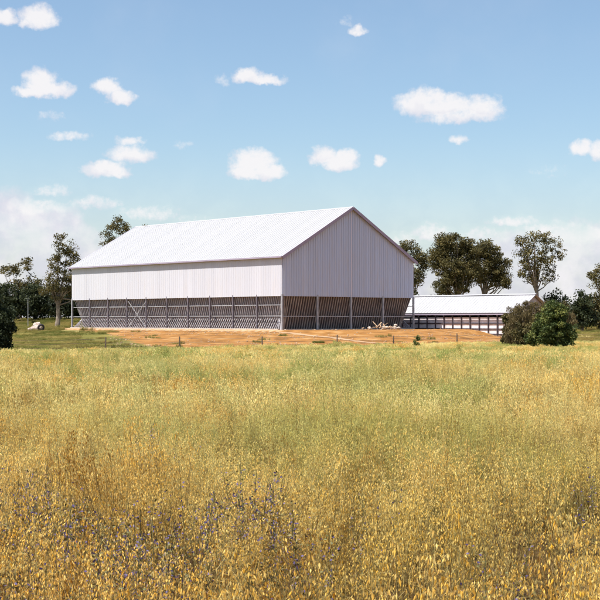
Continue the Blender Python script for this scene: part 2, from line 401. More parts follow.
# ------------------------------------------------------------------ foliage
def leaf_mat(name, c1, c2, c3):
    m = bpy.data.materials.new(name); m.use_nodes = True
    nt = m.node_tree; N = nt.nodes; Lk = nt.links; b = N['Principled BSDF']; b.inputs['Roughness'].default_value = 0.6; b.inputs['Specular IOR Level'].default_value = 0.25
    a = N.new('ShaderNodeAttribute'); a.attribute_name = 'tint'
    r = N.new('ShaderNodeValToRGB'); el = r.color_ramp.elements; el[0].color = (*c1, 1); el[1].color = (*c3, 1); e = el.new(0.5); e.color = (*c2, 1)
    Lk.new(a.outputs['Fac'], r.inputs[0]); Lk.new(r.outputs[0], b.inputs['Base Color'])
    t = N.new('ShaderNodeBsdfTranslucent'); Lk.new(r.outputs[0], t.inputs['Color']); mx = N.new('ShaderNodeMixShader'); mx.inputs[0].default_value = 0.25
    Lk.new(b.outputs[0], mx.inputs[1]); Lk.new(t.outputs[0], mx.inputs[2]); Lk.new(mx.outputs[0], N['Material Output'].inputs['Surface'])
    return m
LM = {
 'gum': leaf_mat('gum_leaves', (0.038, 0.036, 0.013), (0.095, 0.082, 0.028), (0.21, 0.165, 0.06)),
 'dark': leaf_mat('dark_leaves', (0.014, 0.020, 0.009), (0.030, 0.040, 0.016), (0.075, 0.085, 0.035)),
 'green': leaf_mat('bush_leaves', (0.024, 0.040, 0.012), (0.080, 0.105, 0.026), (0.24, 0.24, 0.06)),
 'brown': leaf_mat('dry_twigs', (0.055, 0.042, 0.016), (0.13, 0.095, 0.038), (0.26, 0.20, 0.09)),
 'olive': leaf_mat('olive_leaves', (0.04, 0.035, 0.012), (0.085, 0.07, 0.022), (0.15, 0.12, 0.04)),
}
def leaf_cloud(cents, rads, per, size, rs, tintc=None, flat=1.0, aspect=0.55, upright=0.0):
    """quads scattered in clumps"""
    n = len(cents) * per
    c = np.repeat(np.asarray(cents), per, 0); rr = np.repeat(np.asarray(rads), per)
    d = rs.normal(size=(n, 3)); d /= np.linalg.norm(d, axis=1)[:, None]
    rad = rr * rs.uniform(0, 1, n) ** 0.45
    p = c + d * rad[:, None] * np.array([1, 1, flat])
    u = rs.normal(size=(n, 3)); 
    if upright: u[:, 2] += np.sign(u[:, 2]) * upright
    u /= np.linalg.norm(u, axis=1)[:, None]
    w = np.cross(u, rs.normal(size=(n, 3))); w /= np.linalg.norm(w, axis=1)[:, None]
    s = size * rs.uniform(0.5, 1.4, n)
    u = u * s[:, None] * 0.5; w = w * (s * aspect)[:, None] * 0.5
    V = np.stack([p - u, p - w, p + u, p + w], 1).reshape(-1, 3)
    Q = np.arange(4 * n).reshape(-1, 4)
    base = np.repeat(rs.uniform(0, 1, len(cents)), per) if tintc is None else np.repeat(tintc, per)
    tint = np.clip(base * 0.6 + rs.uniform(0, 0.4, n), 0, 1)
    return V, Q, tint

def plant(name, loc, blobs, lm, label, cat, group=None, trunk=True, seed=1, clump_r=(0.7, 1.4), per=70, size=0.34,
          density=1.0, trunk_r=0.35, forks=14, parts=('trunk', 'crown'), aspect=0.55, upright=0, hollow=0.35, lean=0.0, bark='bark', nclump=None):
    rs = np.random.RandomState(seed); rr = random.Random(seed)
    root = empty(name, loc); tag(root, label, cat, group)
    cents = []; rads = []
    for (cx, cy, cz, rx, ry, rz) in blobs:
        n = nclump or max(5, int(density * 5.5 * (rx * ry * rz) ** 0.62))
        for _ in range(n):
            d = rs.normal(size=3); d /= np.linalg.norm(d)
            t = hollow + (1 - hollow) * rs.uniform() ** 0.7
            cents.append((cx + d[0]*rx*t, cy + d[1]*ry*t, cz + d[2]*rz*t)); rads.append(rs.uniform(*clump_r))
    cents = np.array(cents); rads = np.array(rads)
    V, Q, tint = leaf_cloud(cents, rads, per, size, rs, aspect=aspect, upright=upright, flat=0.75)
    me = np_mesh(parts[1], V, Q, [LM[lm]], attrs={'tint': tint})
    o = bpy.data.objects.new(parts[1], me); col.objects.link(o); o.parent = root
    mb = MB(); top = max(b[2] for b in blobs)
    if trunk:
        z0 = -0.4; zt = min(b[2] - 0.4 * b[5] for b in blobs); zt = max(zt, top * 0.35)
        tp = Vector((lean, 0, zt))
        pts = [Vector((0, 0, z0)), Vector((0.04*zt + lean*.3, .02*zt, zt * 0.4)), tp]
        mb.tube(pts, [trunk_r * 1.25, trunk_r * .85, trunk_r * 0.65], 8)
        idx = rs.choice(len(cents), min(forks, len(cents)), replace=False)
        for i in idx:
            c = Vector(cents[i]); s = pts[1].lerp(tp, rr.uniform(0.3, 1.0)); 
            mid = s.lerp(c, 0.5) + Vector((rr.uniform(-.4, .4), rr.uniform(-.4, .4), -0.10 * (c - s).length))
            r0 = trunk_r * rr.uniform(0.28, 0.5)
            mb.tube([s, mid, c], [r0, r0 * .6, r0 * .15], 5)
    else:
        idx = rs.choice(len(cents), min(forks, len(cents)), replace=False)
        for i in idx:
            c = Vector(cents[i]); s = Vector((c.x * .25 + rr.uniform(-.1, .1), c.y * .25, -0.2))
            mid = s.lerp(c, 0.55) + Vector((rr.uniform(-.1, .1), rr.uniform(-.1, .1), 0.08))
            mb.tube([s, mid, c], [trunk_r, trunk_r * .6, trunk_r * .2], 5)
    mb.build(parts[0], M[bark], root)
    return root

def px_tree(name, D, base_px, blobs_px, lm, label, cat='tree', group=None, **kw):
    """blobs given in photo pixels (cx, cy, rx, ry) at distance D -> metres"""
    s = D / F; g = at(base_px, D)
    bl = []
    for b in blobs_px:
        cx, cy, rx, ry = b[:4]
        off = b[4] if len(b) > 4 else 0
        z = EYE + (HZ - cy) * s - g.z
        bl.append(((cx - base_px) * s, off, z, rx * s, rx * s * 0.8, ry * s))
    return plant(name, g, bl, lm, label, cat, group, **kw)

GT = 'gum trees beyond the sheds'
px_tree('gum_tree', 262, 57, [(64, 248, 11, 9), (56, 262, 11, 8), (72, 262, 9, 9), (62, 280, 17, 12), (60, 236, 5, 5), (52, 292, 12, 10), (75, 290, 10, 12)], 'gum', 'ragged gum tree with sparse upper twigs left of the big shed roof', group=GT, seed=3, size=.36, per=56, clump_r=(.6, 1.3), density=1.15, forks=22, trunk_r=.5)
px_tree('gum_tree', 300, 20, [(26, 264, 8, 6), (14, 270, 8, 6), (6, 272, 7, 6), (32, 285, 10, 10), (15, 288, 14, 10)], 'gum', 'short gum tree with a three bump top at the left edge', group=GT, seed=4, size=.45, per=40, density=1.0)
px_tree('gum_tree', 290, 117, [(117, 226, 9, 8), (108, 240, 7, 8), (125, 232, 8, 7), (118, 250, 16, 14)], 'gum', 'gum tree with a rounded crown rising behind the far end of the big shed roof', group=GT, seed=5, size=.36, per=67, density=1.2)
px_tree('gum_tree', 330, 143, [(143, 231, 5, 4), (146, 228, 3, 2), (143, 248, 9, 12)], 'gum', 'gum tree showing only its tip above the roof ridge', group=GT, seed=6, size=.36, per=54)
px_tree('gum_tree', 285, 412, [(400, 254, 9, 9), (408, 246, 8, 6), (418, 256, 9, 10), (424, 262, 8, 9), (408, 275, 18, 14)], 'gum', 'gum tree just right of the big shed gable behind its roof edge', group=GT, seed=7, size=.36, per=67, density=1.3)
px_tree('gum_tree', 270, 458, [(452, 244, 17, 12), (441, 256, 12, 12), (467, 252, 13, 12), (455, 268, 25, 14), (452, 284, 20, 12)], 'gum', 'broad dense gum tree, the tallest dome right of the gable', group=GT, seed=8, size=.36, per=101, density=1.6, hollow=.3, forks=20, trunk_r=.6)
px_tree('gum_tree', 276, 484, [(482, 250, 13, 11), (492, 256, 10, 10), (484, 270, 20, 14), (503, 264, 7, 6), (500, 280, 12, 10)], 'gum', 'dense gum tree joined to the right side of the broad dome', group=GT, seed=9, size=.36, per=101, density=1.5, hollow=.3, forks=20, trunk_r=.5)
px_tree('gum_tree', 262, 536, [(538, 237, 13, 6), (523, 243, 9, 7), (551, 244, 10, 7), (534, 254, 15, 9), (558, 256, 6, 7), (521, 258, 7, 8), (545, 264, 14, 8), (528, 272, 13, 9), (544, 275, 12, 8)], 'gum', 'open rounded gum tree with sky showing through, standing alone above the brown shrub', group=GT, seed=10, size=.40, per=42, density=0.95, forks=26, trunk_r=.45, hollow=.5)
px_tree('gum_tree', 290, 606, [(606, 268, 10, 7), (598, 278, 12, 9), (612, 285, 14, 12)], 'gum', 'gum tree cut off by the right edge of the photo', group=GT, seed=12, size=.36, per=60)
for i, (px, D, lab) in enumerate([(10, 285, 'dark scrub tree behind the left grass, nearest the left edge'), (34, 292, 'dark scrub tree behind the thin pale pole'), (60, 300, 'dark scrub tree behind the ragged gum tree trunk'), (82, 305, 'dark scrub tree at the far end of the big shed')]):
    px_tree('scrub_tree', D, px, [(px, 297, 15, 13), (px - 8, 306, 12, 10), (px + 9, 304, 12, 10), (px, 310, 17, 7)], 'dark', lab, group='scrub trees along the back', seed=30 + i, size=.5, per=60, density=1.2)
for i, (px, D, lab) in enumerate([(582, 250, 'dark round scrub tree between the green bush and the right edge'), (600, 256, 'reddish dark scrub tree at the right edge'), (622, 262, 'dark scrub tree outside the right edge'), (556, 262, 'dark scrub tree behind the green bush')]):
    px_tree('scrub_tree', D, px, [(px, 304, 12, 12), (px - 6, 314, 10, 9), (px + 7, 314, 11, 9), (px, 320, 13, 6)], 'dark' if i != 1 else 'olive', lab, group='scrub trees along the back', seed=40 + i, size=.45, per=60, density=1.3)

# bushes in front
px_tree('dead_shrub', 112, 532, [(518, 322, 13, 20), (528, 318, 12, 20), (540, 316, 12, 20), (550, 319, 12, 19), (522, 336, 19, 11), (562, 330, 12, 16), (566, 316, 9, 15)], 'brown', 'tall brown twiggy shrub behind the green bush', 'shrub', trunk=False, seed=50, size=.22, per=110, clump_r=(.2, .6), density=7.5, trunk_r=.05, forks=60, parts=('stems', 'foliage'), aspect=.18, upright=1.6, hollow=.1)
px_tree('green_bush', 101, 551, [(551, 332, 20, 16), (554, 316, 15, 15), (546, 322, 13, 14), (538, 338, 12, 9), (564, 332, 12, 14), (551, 343, 21, 9), (556, 313, 8, 10)], 'green', 'dense green rounded bush in front of the brown shrub', 'bush', trunk=False, seed=51, size=.16, per=120, clump_r=(.15, .5), density=11, trunk_r=.04, forks=24, parts=('stems', 'foliage'), hollow=.3)
px_tree('olive_shrub', 109, 528, [(520, 332, 9, 9), (534, 326, 8, 12), (541, 338, 7, 8), (526, 341, 12, 6)], 'olive', 'low olive green shrub growing through the brown shrub', 'shrub', trunk=False, seed=57, size=.17, per=80, clump_r=(.2, .45), density=7, trunk_r=.03, forks=20, parts=('stems', 'foliage'), hollow=.2)
px_tree('olive_shrub', 115, 508, [(508, 320, 5, 7), (508, 331, 6, 7), (509, 339, 8, 6)], 'olive', 'narrow olive shrub against the low shed wall', 'shrub', trunk=False, seed=52, size=.17, per=120, clump_r=(.2, .4), density=12, trunk_r=.04, forks=16, parts=('stems', 'foliage'), hollow=.2)
px_tree('dark_tree', 88, -14, [(-10, 326, 25, 20), (-16, 300, 20, 22), (-5, 342, 18, 14), (4, 322, 13, 13), (-26, 320, 20, 20)], 'dark', 'dark dense tree cut off by the left edge', 'tree', seed=53, size=.17, per=170, clump_r=(.3, .6), density=8, trunk_r=.22, forks=30, hollow=.2)
px_tree('thistle_bush', 108, 417, [(417, 343, 4, 5), (414, 347, 4, 3), (420, 347, 5, 3), (417.5, 338, 1.5, 3)], 'green', 'small green weed bush at the field edge below the low shed', 'bush', trunk=False, seed=54, size=.10, per=50, clump_r=(.08, .2), nclump=10, trunk_r=.02, forks=10, parts=('stems', 'foliage'), hollow=.1)
px_tree('thistle_bush', 96, 323, [(323, 352, 2.5, 4), (322, 355, 4, 3)], 'olive', 'tiny dark weed bush in the field below the gable', 'bush', trunk=False, seed=55, size=.09, per=40, clump_r=(.08, .16), nclump=8, trunk_r=.02, forks=8, parts=('stems', 'foliage'), hollow=.1)

# far woodland that closes the horizon
def far_wood():
    rs = np.random.RandomState(77); cs_ = []; rd = []
    for x in np.arange(-420, 460, 4.2):
        y = 400 + rs.uniform(-18, 18) + 30 * math.sin(x * .02); h = ground_h(x, y)
        hh = 7 + 3 * math.sin(x * .07) + rs.uniform(-1.5, 3)
        for _ in range(7):
            cs_.append((x + rs.uniform(-3, 3), y + rs.uniform(-5, 5), h + rs.uniform(0.6, hh))); rd.append(rs.uniform(1.4, 2.6))
    V, Q, t = leaf_cloud(cs_, rd, 60, .9, rs, flat=.8)
    me = np_mesh('woodland', V, Q, [LM['dark']], attrs={'tint': t}); o = bpy.data.objects.new('woodland', me); col.objects.link(o)
    tag(o, 'far dark line of woodland closing the horizon', 'woodland', kind='stuff')
far_wood()

# ------------------------------------------------------------------ fence, poles, heaps
def fence():
    root = empty('wire_fence', (FP0.x, FP0.y, 0)); tag(root, 'thin wire fence on dark wooden posts along the far edge of the field', 'fence')
    # columns read off the photograph, carried on one straight line
    tops = []
    for k in range(-1, 10):
        t = k / 6.0 + (0.012 * math.sin(k * 2.1))
        p = FP0.lerp(FP6, t); z = ground_h(p.x, p.y)
        q = MB(); hgt = 1.2 + 0.06 * math.sin(k * 3.3)
        lx, ly = p.x - FP0.x, p.y - FP0.y; ln = 0.03 * math.sin(k * 1.9)
        q.tube([(lx, ly, z - .4), (lx + ln * .5, ly, z + hgt * .5), (lx + ln, ly, z + hgt)], [.06, .056, .05], 7); q.build('fence_post', M['wood'], root)
        tops.append((lx, ly, z))
    for h in (0.45, 0.75, 1.05):
        q = MB()
        for a, b in zip(tops, tops[1:]):
            A0 = Vector(a) + Vector((0, 0, h)); B0 = Vector(b) + Vector((0, 0, h)); Mi = (A0 + B0) / 2 - Vector((0, 0, .04))
            q.tube([A0, Mi, B0], [.011] * 3, 4)
        q.build('wire', M['wire'], root)
fence()
def pole(px, D, ytop, label, r, m):
    g = at(px, D); z = EYE + (HZ - ytop) * D / F - g.z
    q = MB(); q.tube([(0, 0, -.3), (0, 0, z * .5), (0, 0, z)], [r, r * .95, r * .85], 8)
    q.tube([(0, 0, z), (0, 0, z + .06)], [r * 1.15, r * 1.0], 8)
    o = q.build('pole', m, smooth=False); o.location = g; tag(o, label, 'pole')
pole(28, 255, 300, 'thin pale pole in front of the dark trees at left', .07, M['steel'])

def heaps():
    rr = random.Random(5)
    g0 = at(384, 182.5)
    lab = 'pale timber offcut in the scrap heap by the gable posts'
    for i in range(16):
        x = g0.x + rr.gauss(0, 1.0) * .9 - 0.1; y = g0.y + rr.uniform(-.7, .9); z = ground_h(x, y)
        ln = rr.uniform(.6, 1.4); a = rr.uniform(0, math.pi); e = rr.uniform(-.15, .75)
        d = Vector((math.cos(a) * math.cos(e), math.sin(a) * math.cos(e), abs(math.sin(e))))
        q = MB(); q.bar(-d * ln / 2, d * ln / 2, rr.uniform(.12, .25), rr.uniform(.04, .1))
        o = q.build('timber_offcut', M['scrap']); o.location = (x, y, z + abs(d.z) * ln / 2 + .05 + rr.uniform(0, .25)); tag(o, lab, 'timber', 'timber offcuts in the scrap heap')
    def lump(name, p, r, m, label, cat, group, sq=.6, seed=0):
        import bmesh
        bm = bmesh.new(); bmesh.ops.create_icosphere(bm, subdivisions=2, radius=1)
        for v in bm.verts:
            n_ = mnoise.noise(v.co * 1.4 + Vector((seed * 3.1, 0, 0)))
            v.co *= (1 + .35 * n_); v.co.x *= r * 1.2; v.co.y *= r; v.co.z *= r * sq
        me = bpy.data.meshes.new(name); bm.to_mesh(me); bm.free(); me.materials.append(m)
        o = bpy.data.objects.new(name, me); col.objects.link(o); o.location = p; o.rotation_euler.z = seed; tag(o, label, cat, group)
    for i, (px, dz) in enumerate([(369.5, .0), (384, 0), (386.5, .1), (391, 0), (394.5, .05), (395.5, .4), (398.5, 0)]):
        p = at(px, 183.5 + (i % 3) * .7); p.z += .2 + dz
        lump('rubble_lump', p, rr.uniform(.2, .38), M['bag'], 'white rubble lump at the foot of the gable wall', 'rubble', 'white rubble lumps by the scrap heap', .8, i + 1)
    for i, (px, dz, r) in enumerate([(30, 0, .35), (32.5, 0, .45), (35.5, .1, .55), (36, .7, .42), (38.5, .1, .6), (38, .8, .4), (33.5, .25, .3)]):
        p = at(px, 204 + (i % 2) * .8); p.z += r * .6 + dz
        lump('rock', p, r, M['rock'], 'pale rock in the small heap on the grass left of the big shed', 'rock', 'pale rocks in the left heap', .9, i + 10)
    # worn tyre leaning on the rocks
    p = at(41, 203); q = MB(); n = 18
    V = []
    for i in range(n):
        a = 2 * math.pi * i / n
        for j in range(6):
            b = 2 * math.pi * j / 6; rad = .42 + .17 * math.cos(b)
            V.append((rad * math.cos(a), .15 * math.sin(b), rad * math.sin(a)))
    q.v = V; q.f = [(i*6+j, i*6+(j+1) % 6, ((i+1) % n)*6+(j+1) % 6, ((i+1) % n)*6+j) for i in range(n) for j in range(6)]
    o = q.build('tyre', M['black'], smooth=True); o.location = p + Vector((0, 0, .56)); o.rotation_euler = (.25, 0, .5); tag(o, 'dark round tyre leaning on the right of the pale rock heap', 'tyre')
heaps()

# ------------------------------------------------------------------ oat field
def oat_mat(name, dry, pale, green, trans=.35):
    m = bpy.data.materials.new(name); m.use_nodes = True
    nt = m.node_tree; N = nt.nodes; Lk = nt.links; b = N['Principled BSDF']; b.inputs['Roughness'].default_value = .6; b.inputs['Specular IOR Level'].default_value = .12
    geo = N.new('ShaderNodeNewGeometry'); a = N.new('ShaderNodeAttribute'); a.attribute_name = 'tint'
    n1 = N.new('ShaderNodeTexNoise'); n1.inputs['Scale'].default_value = .13; n1.inputs['Detail'].default_value = 5; n1.inputs['Roughness'].default_value = .6; Lk.new(geo.outputs['Position'], n1.inputs['Vector'])
    n2 = N.new('ShaderNodeTexNoise'); n2.inputs['Scale'].default_value = .35; n2.inputs['Detail'].default_value = 4; Lk.new(geo.outputs['Position'], n2.inputs['Vector'])
    def mr(src, lo, hi, t0=0., t1=1.):
        x = N.new('ShaderNodeMapRange'); x.inputs['From Min'].default_value = lo; x.inputs['From Max'].default_value = hi; x.inputs['To Min'].default_value = t0; x.inputs['To Max'].default_value = t1; Lk.new(src, x.inputs['Value']); return x.outputs[0]
    def mth(op, p, q):
        x = N.new('ShaderNodeMath'); x.operation = op; x.use_clamp = True
        for i, s in enumerate((p, q)):
            if isinstance(s, (int, float)): x.inputs[i].default_value = s
            else: Lk.new(s, x.inputs[i])
        return x.outputs[0]
    sp = N.new('ShaderNodeSeparateXYZ'); Lk.new(geo.outputs['Position'], sp.inputs[0])
    # the crop is ripest nearest the road, greener towards the shed
    far = mr(sp.outputs['Y'], 4.5, 17)
    m1 = N.new('ShaderNodeMixRGB'); m1.inputs[1].default_value = (*dry, 1); m1.inputs[2].default_value = (*pale, 1)
    f1 = mth('ADD', mth('MULTIPLY', a.outputs['Fac'], .7), mth('MULTIPLY', far, mr(n2.outputs['Fac'], .32, .62, .0, .75)))
    Lk.new(f1, m1.inputs[0])
    m2 = N.new('ShaderNodeMixRGB'); m2.inputs[2].default_value = (*green, 1); Lk.new(m1.outputs[0], m2.inputs[1])
    Lk.new(mth('MULTIPLY', mr(n1.outputs['Fac'], .45, .58, .0, .95), mth('ADD', mth('MULTIPLY', far, .8), .2)), m2.inputs[0])
    n3 = N.new('ShaderNodeTexNoise'); n3.inputs['Scale'].default_value = 1.9; n3.inputs['Detail'].default_value = 3; Lk.new(geo.outputs['Position'], n3.inputs['Vector'])
    m3 = N.new('ShaderNodeMixRGB'); m3.blend_type = 'MULTIPLY'; m3.inputs[2].default_value = (.40, .27, .14, 1); Lk.new(m2.outputs[0], m3.inputs[1])
    Lk.new(mth('MULTIPLY', mr(n3.outputs['Fac'], .52, .68, 0., .9), mr(sp.outputs['Y'], 9, 40, 1., .25)), m3.inputs[0]); m2 = m3
    Lk.new(m2.outputs[0], b.inputs['Base Color'])
    t = N.new('ShaderNodeBsdfTranslucent'); Lk.new(m2.outputs[0], t.inputs['Color']); mx = N.new('ShaderNodeMixShader'); mx.inputs[0].default_value = trans
    Lk.new(b.outputs[0], mx.inputs[1]); Lk.new(t.outputs[0], mx.inputs[2]); Lk.new(mx.outputs[0], N['Material Output'].inputs['Surface'])
    return m
OM = [oat_mat('oat_spikelet', (0.86, 0.45, 0.02), (0.97, 0.83, 0.38), (0.44, 0.47, 0.14), .46),
      oat_mat('oat_stem', (0.16, 0.050, 0.004), (0.64, 0.56, 0.24), (0.34, 0.34, 0.10), .2),
      oat_mat('oat_leaf', (0.26, 0.085, 0.006), (0.64, 0.52, 0.20), (0.22, 0.24, 0.04), .3)]

def oat_patch(name, size, stems, nspk, slen, swid, stemw, seed, leaves=1.0, branch=False, mats=None):
    rs = np.random.RandomState(seed)
    VV = []; MI = []; TT = []
    def addq(q, mi, t):  # q (n,4,3)
        VV.append(q.reshape(-1, 3)); MI.append(np.full(len(q), mi)); TT.append(t)
    n = stems
    nt_ = max(4, n // 11); tu = rs.randint(0, nt_, n); tx = rs.uniform(-size/2, size/2, nt_); ty = rs.uniform(-size/2, size/2, nt_)
    sg = size * .24 / math.sqrt(nt_)
    bx = tx[tu] + rs.normal(size=n) * sg; by = ty[tu] + rs.normal(size=n) * sg; th_ = rs.normal(0, .09, nt_)[tu]; tlx = rs.normal(0, .085, nt_)[tu]; tly = rs.normal(0, .085, nt_)[tu]
    h = (rs.normal(.70, .08, n) + th_).clip(.4, .95)
    ln = rs.uniform(0, 2*math.pi, n); lm = rs.uniform(.02, .16, n)
    wind = np.array([.05, 0.02])
    tip = np.stack([bx + np.cos(ln)*lm + wind[0] + tlx, by + np.sin(ln)*lm + wind[1] + tly, h], -1)
    base = np.stack([bx, by, np.full(n, -.05)], -1); mid = base * .5 + tip * .5; mid[:, :2] -= (tip - base)[:, :2] * .15
    tint = rs.uniform(0, 1, n)
    sa = rs.uniform(0, math.pi, n); sv = np.stack([np.cos(sa), np.sin(sa), 0*sa], -1) * stemw / 2
    for p, q in ((base, mid), (mid, tip)):
        for s_ in (sv, np.cross(sv, [0, 0, 1.])):
            addq(np.stack([p - s_, p + s_, q + s_*.7, q - s_*.7], 1), 1, tint)
    # panicle
    N_ = n * nspk; k = np.repeat(np.arange(n), nspk)
    f = rs.uniform(0, 1, N_)
    pl = rs.uniform(.16, .28, n)[k]
    axis_pt = tip[k] - (tip - mid)[k] / np.linalg.norm((tip - mid)[k], axis=1)[:, None] * (pl * f)[:, None]
    ang = rs.uniform(0, 2*math.pi, N_); rad = (.012 + .075 * f * rs.uniform(.3, 1, N_))
    out = np.stack([np.cos(ang), np.sin(ang), 0*ang], -1)
    p0 = axis_pt + out * rad[:, None] + np.array([0, 0, 1.]) * (rs.uniform(-.005, .03, N_))[:, None]
    dn = out * rs.uniform(-.1, .55, N_)[:, None] + np.array([0, 0, -1.]) + rs.normal(size=(N_, 3)) * .2
    dn /= np.linalg.norm(dn, axis=1)[:, None]
    L_ = slen * rs.uniform(.7, 1.25, N_); tw = rs.normal(size=(N_, 3)); w = np.cross(dn, tw); w /= np.linalg.norm(w, axis=1)[:, None]; u = np.cross(dn, w)
    wd = swid * rs.uniform(.7, 1.2, N_)
    t2 = np.clip(tint[k] * .5 + rs.uniform(0, .5, N_), 0, 1)
    p1 = p0 + dn * L_[:, None]; pm = p0 + dn * (L_ * .4)[:, None]
    for sgn in (1, -1):
        bend = u * (wd * .5 * sgn)[:, None]
        addq(np.stack([p0, pm - w*(wd*.5)[:, None] + bend*.4, p1 + bend*.9, pm + w*(wd*.5)[:, None] + bend*.4], 1), 0, t2)
    if branch:
        b = w * .0006
        addq(np.stack([axis_pt - b, axis_pt + b, p0 + b, p0 - b], 1), 1, t2)
    # leaves
    nl = int(n * leaves)
    k = rs.randint(0, n, nl); f = rs.uniform(.15, .7, nl); a0 = base[k] * (1-f)[:, None] + mid[k] * f[:, None]
    ang = rs.uniform(0, 2*math.pi, nl); o_ = np.stack([np.cos(ang), np.sin(ang), 0*ang], -1); LL = rs.uniform(.12, .32, nl)
    a1 = a0 + o_ * (LL*.45)[:, None] + np.array([0, 0, 1.]) * (LL*.75)[:, None]; a2 = a1 + o_ * (LL*.5)[:, None] - np.array([0, 0, 1.]) * (LL * rs.uniform(-.2, .5, nl))[:, None]
    sd = np.cross(o_, [0, 0, 1.]) * (stemw * 1.3 + .0015)
    tl = rs.uniform(0, 1, nl)
    addq(np.stack([a0 - sd*.5, a0 + sd*.5, a1 + sd*.5, a1 - sd*.5], 1), 2, tl); addq(np.stack([a1 - sd*.5, a1 + sd*.5, a2 + sd*.08, a2 - sd*.08], 1), 2, tl)
    V = np.concatenate(VV); Q = np.arange(len(V)).reshape(-1, 4)
    me = np_mesh(name, V, Q, mats or OM, np.concatenate(MI), {'tint': np.concatenate(TT)})
    return bpy.data.objects.new(name, me)

def scatter(name, pts, rot, scl, idx, sources, label, cat, extra=None):
    c = bpy.data.collections.new(name + '_sources')
    for i, s in enumerate(sources): s.name = '%s_piece_%02d' % (name, i); c.objects.link(s)
    me = bpy.data.meshes.new(name); me.vertices.add(len(pts)); me.vertices.foreach_set('co', np.asarray(pts, np.float32).ravel())
    a = me.attributes.new('rot', 'FLOAT_VECTOR', 'POINT'); a.data.foreach_set('vector', np.asarray(rot, np.float32).ravel())
    a = me.attributes.new('scl', 'FLOAT_VECTOR', 'POINT'); a.data.foreach_set('vector', np.asarray(scl, np.float32).ravel())
    a = me.attributes.new('idx', 'INT', 'POINT'); a.data.foreach_set('value', np.asarray(idx, np.int32))
    o = bpy.data.objects.new(name, me); col.objects.link(o); tag(o, label, cat, kind='stuff')
    g = bpy.data.node_groups.new(name + '_scatter', 'GeometryNodeTree')
    g.interface.new_socket('Geometry', in_out='INPUT', socket_type='NodeSocketGeometry'); g.interface.new_socket('Geometry', in_out='OUTPUT', socket_type='NodeSocketGeometry')
    N = g.nodes; Lk = g.links; gi = N.new('NodeGroupInput'); go = N.new('NodeGroupOutput')
    ip = N.new('GeometryNodeInstanceOnPoints'); ci = N.new('GeometryNodeCollectionInfo'); ci.inputs['Collection'].default_value = c
    ci.inputs['Separate Children'].default_value = True; ci.inputs['Reset Children'].default_value = True
    Lk.new(gi.outputs[0], ip.inputs['Points']); Lk.new(ci.outputs[0], ip.inputs['Instance']); ip.inputs['Pick Instance'].default_value = True
    for nm, ty, sk in (('rot', 'FLOAT_VECTOR', 'Rotation'), ('scl', 'FLOAT_VECTOR', 'Scale'), ('idx', 'INT', 'Instance Index')):
        na = N.new('GeometryNodeInputNamedAttribute'); na.data_type = ty; na.inputs['Name'].default_value = nm; Lk.new(na.outputs[0], ip.inputs[sk])
    Lk.new(ip.outputs[0], go.inputs[0])
    md = o.modifiers.new('scatter', 'NODES'); md.node_group = g
    return o

def field():
    near = [oat_patch('p', .62, 66, 28, .0155, .0055, .0020, 100 + i, 1.2, True) for i in range(6)]
    midp = [oat_patch('p', 1.1, 150, 15, .027, .0095, .0035, 200 + i, .8) for i in range(5)]
    farp = [oat_patch('p', 2.0, 300, 9, .048, .020, .008, 300 + i, .5) for i in range(5)]
    src = near + midp + farp
    P = []; Ro = []; S = []; I = []
    rs = np.random.RandomState(3)
    def lay(y0, y1, step, i0, ni, k):
        y = y0
        while y < y1:
            hw = .2308 * y + 4.5 + (y * .04)
            x = -hw
            while x < hw:
                X = x + rs.uniform(-.35, .35) * step; Y = y + rs.uniform(-.35, .35) * step
                e = float(field_edge(X))
                if Y < e:
                    n1 = mnoise.noise(Vector((X * .45, Y * .45, 0))); n2 = mnoise.noise(Vector((X * .09, Y * .09, 5.)))
                    hs = 1.0 - .42 * float(sst(28, 85, Y)) + .26 * n1 + .14 * n2 + .34 * mnoise.noise(Vector((X * 1.3, Y * .7, 3.)))
                    hs *= 1 - .35 * float(sst(-9, 0, Y - e))
                    dn = mnoise.noise(Vector((X * .9, Y * .9, 9.)))
                    if not (dn < -.10 and rs.uniform() < (.78 if Y < 30 else .45)):
                        P.append((X, Y, float(ground_h(X, Y)))); Ro.append((rs.normal() * .07, rs.normal() * .07, rs.uniform(0, 6.283)))
                        S.append((1.0, 1.0, max(hs, .35))); I.append(i0 + rs.randint(ni))
                x += step
            y += step
    lay(3.0, 17, .53, 0, 6, 0); lay(17, 44, .95, 6, 5, 1); lay(44, 132, 1.68, 11, 5, 2)
    print('field patches', len(P))
    scatter('oat_grass', P, Ro, S, I, src, 'ripe golden wild oat grass filling the field', 'grass')
field()

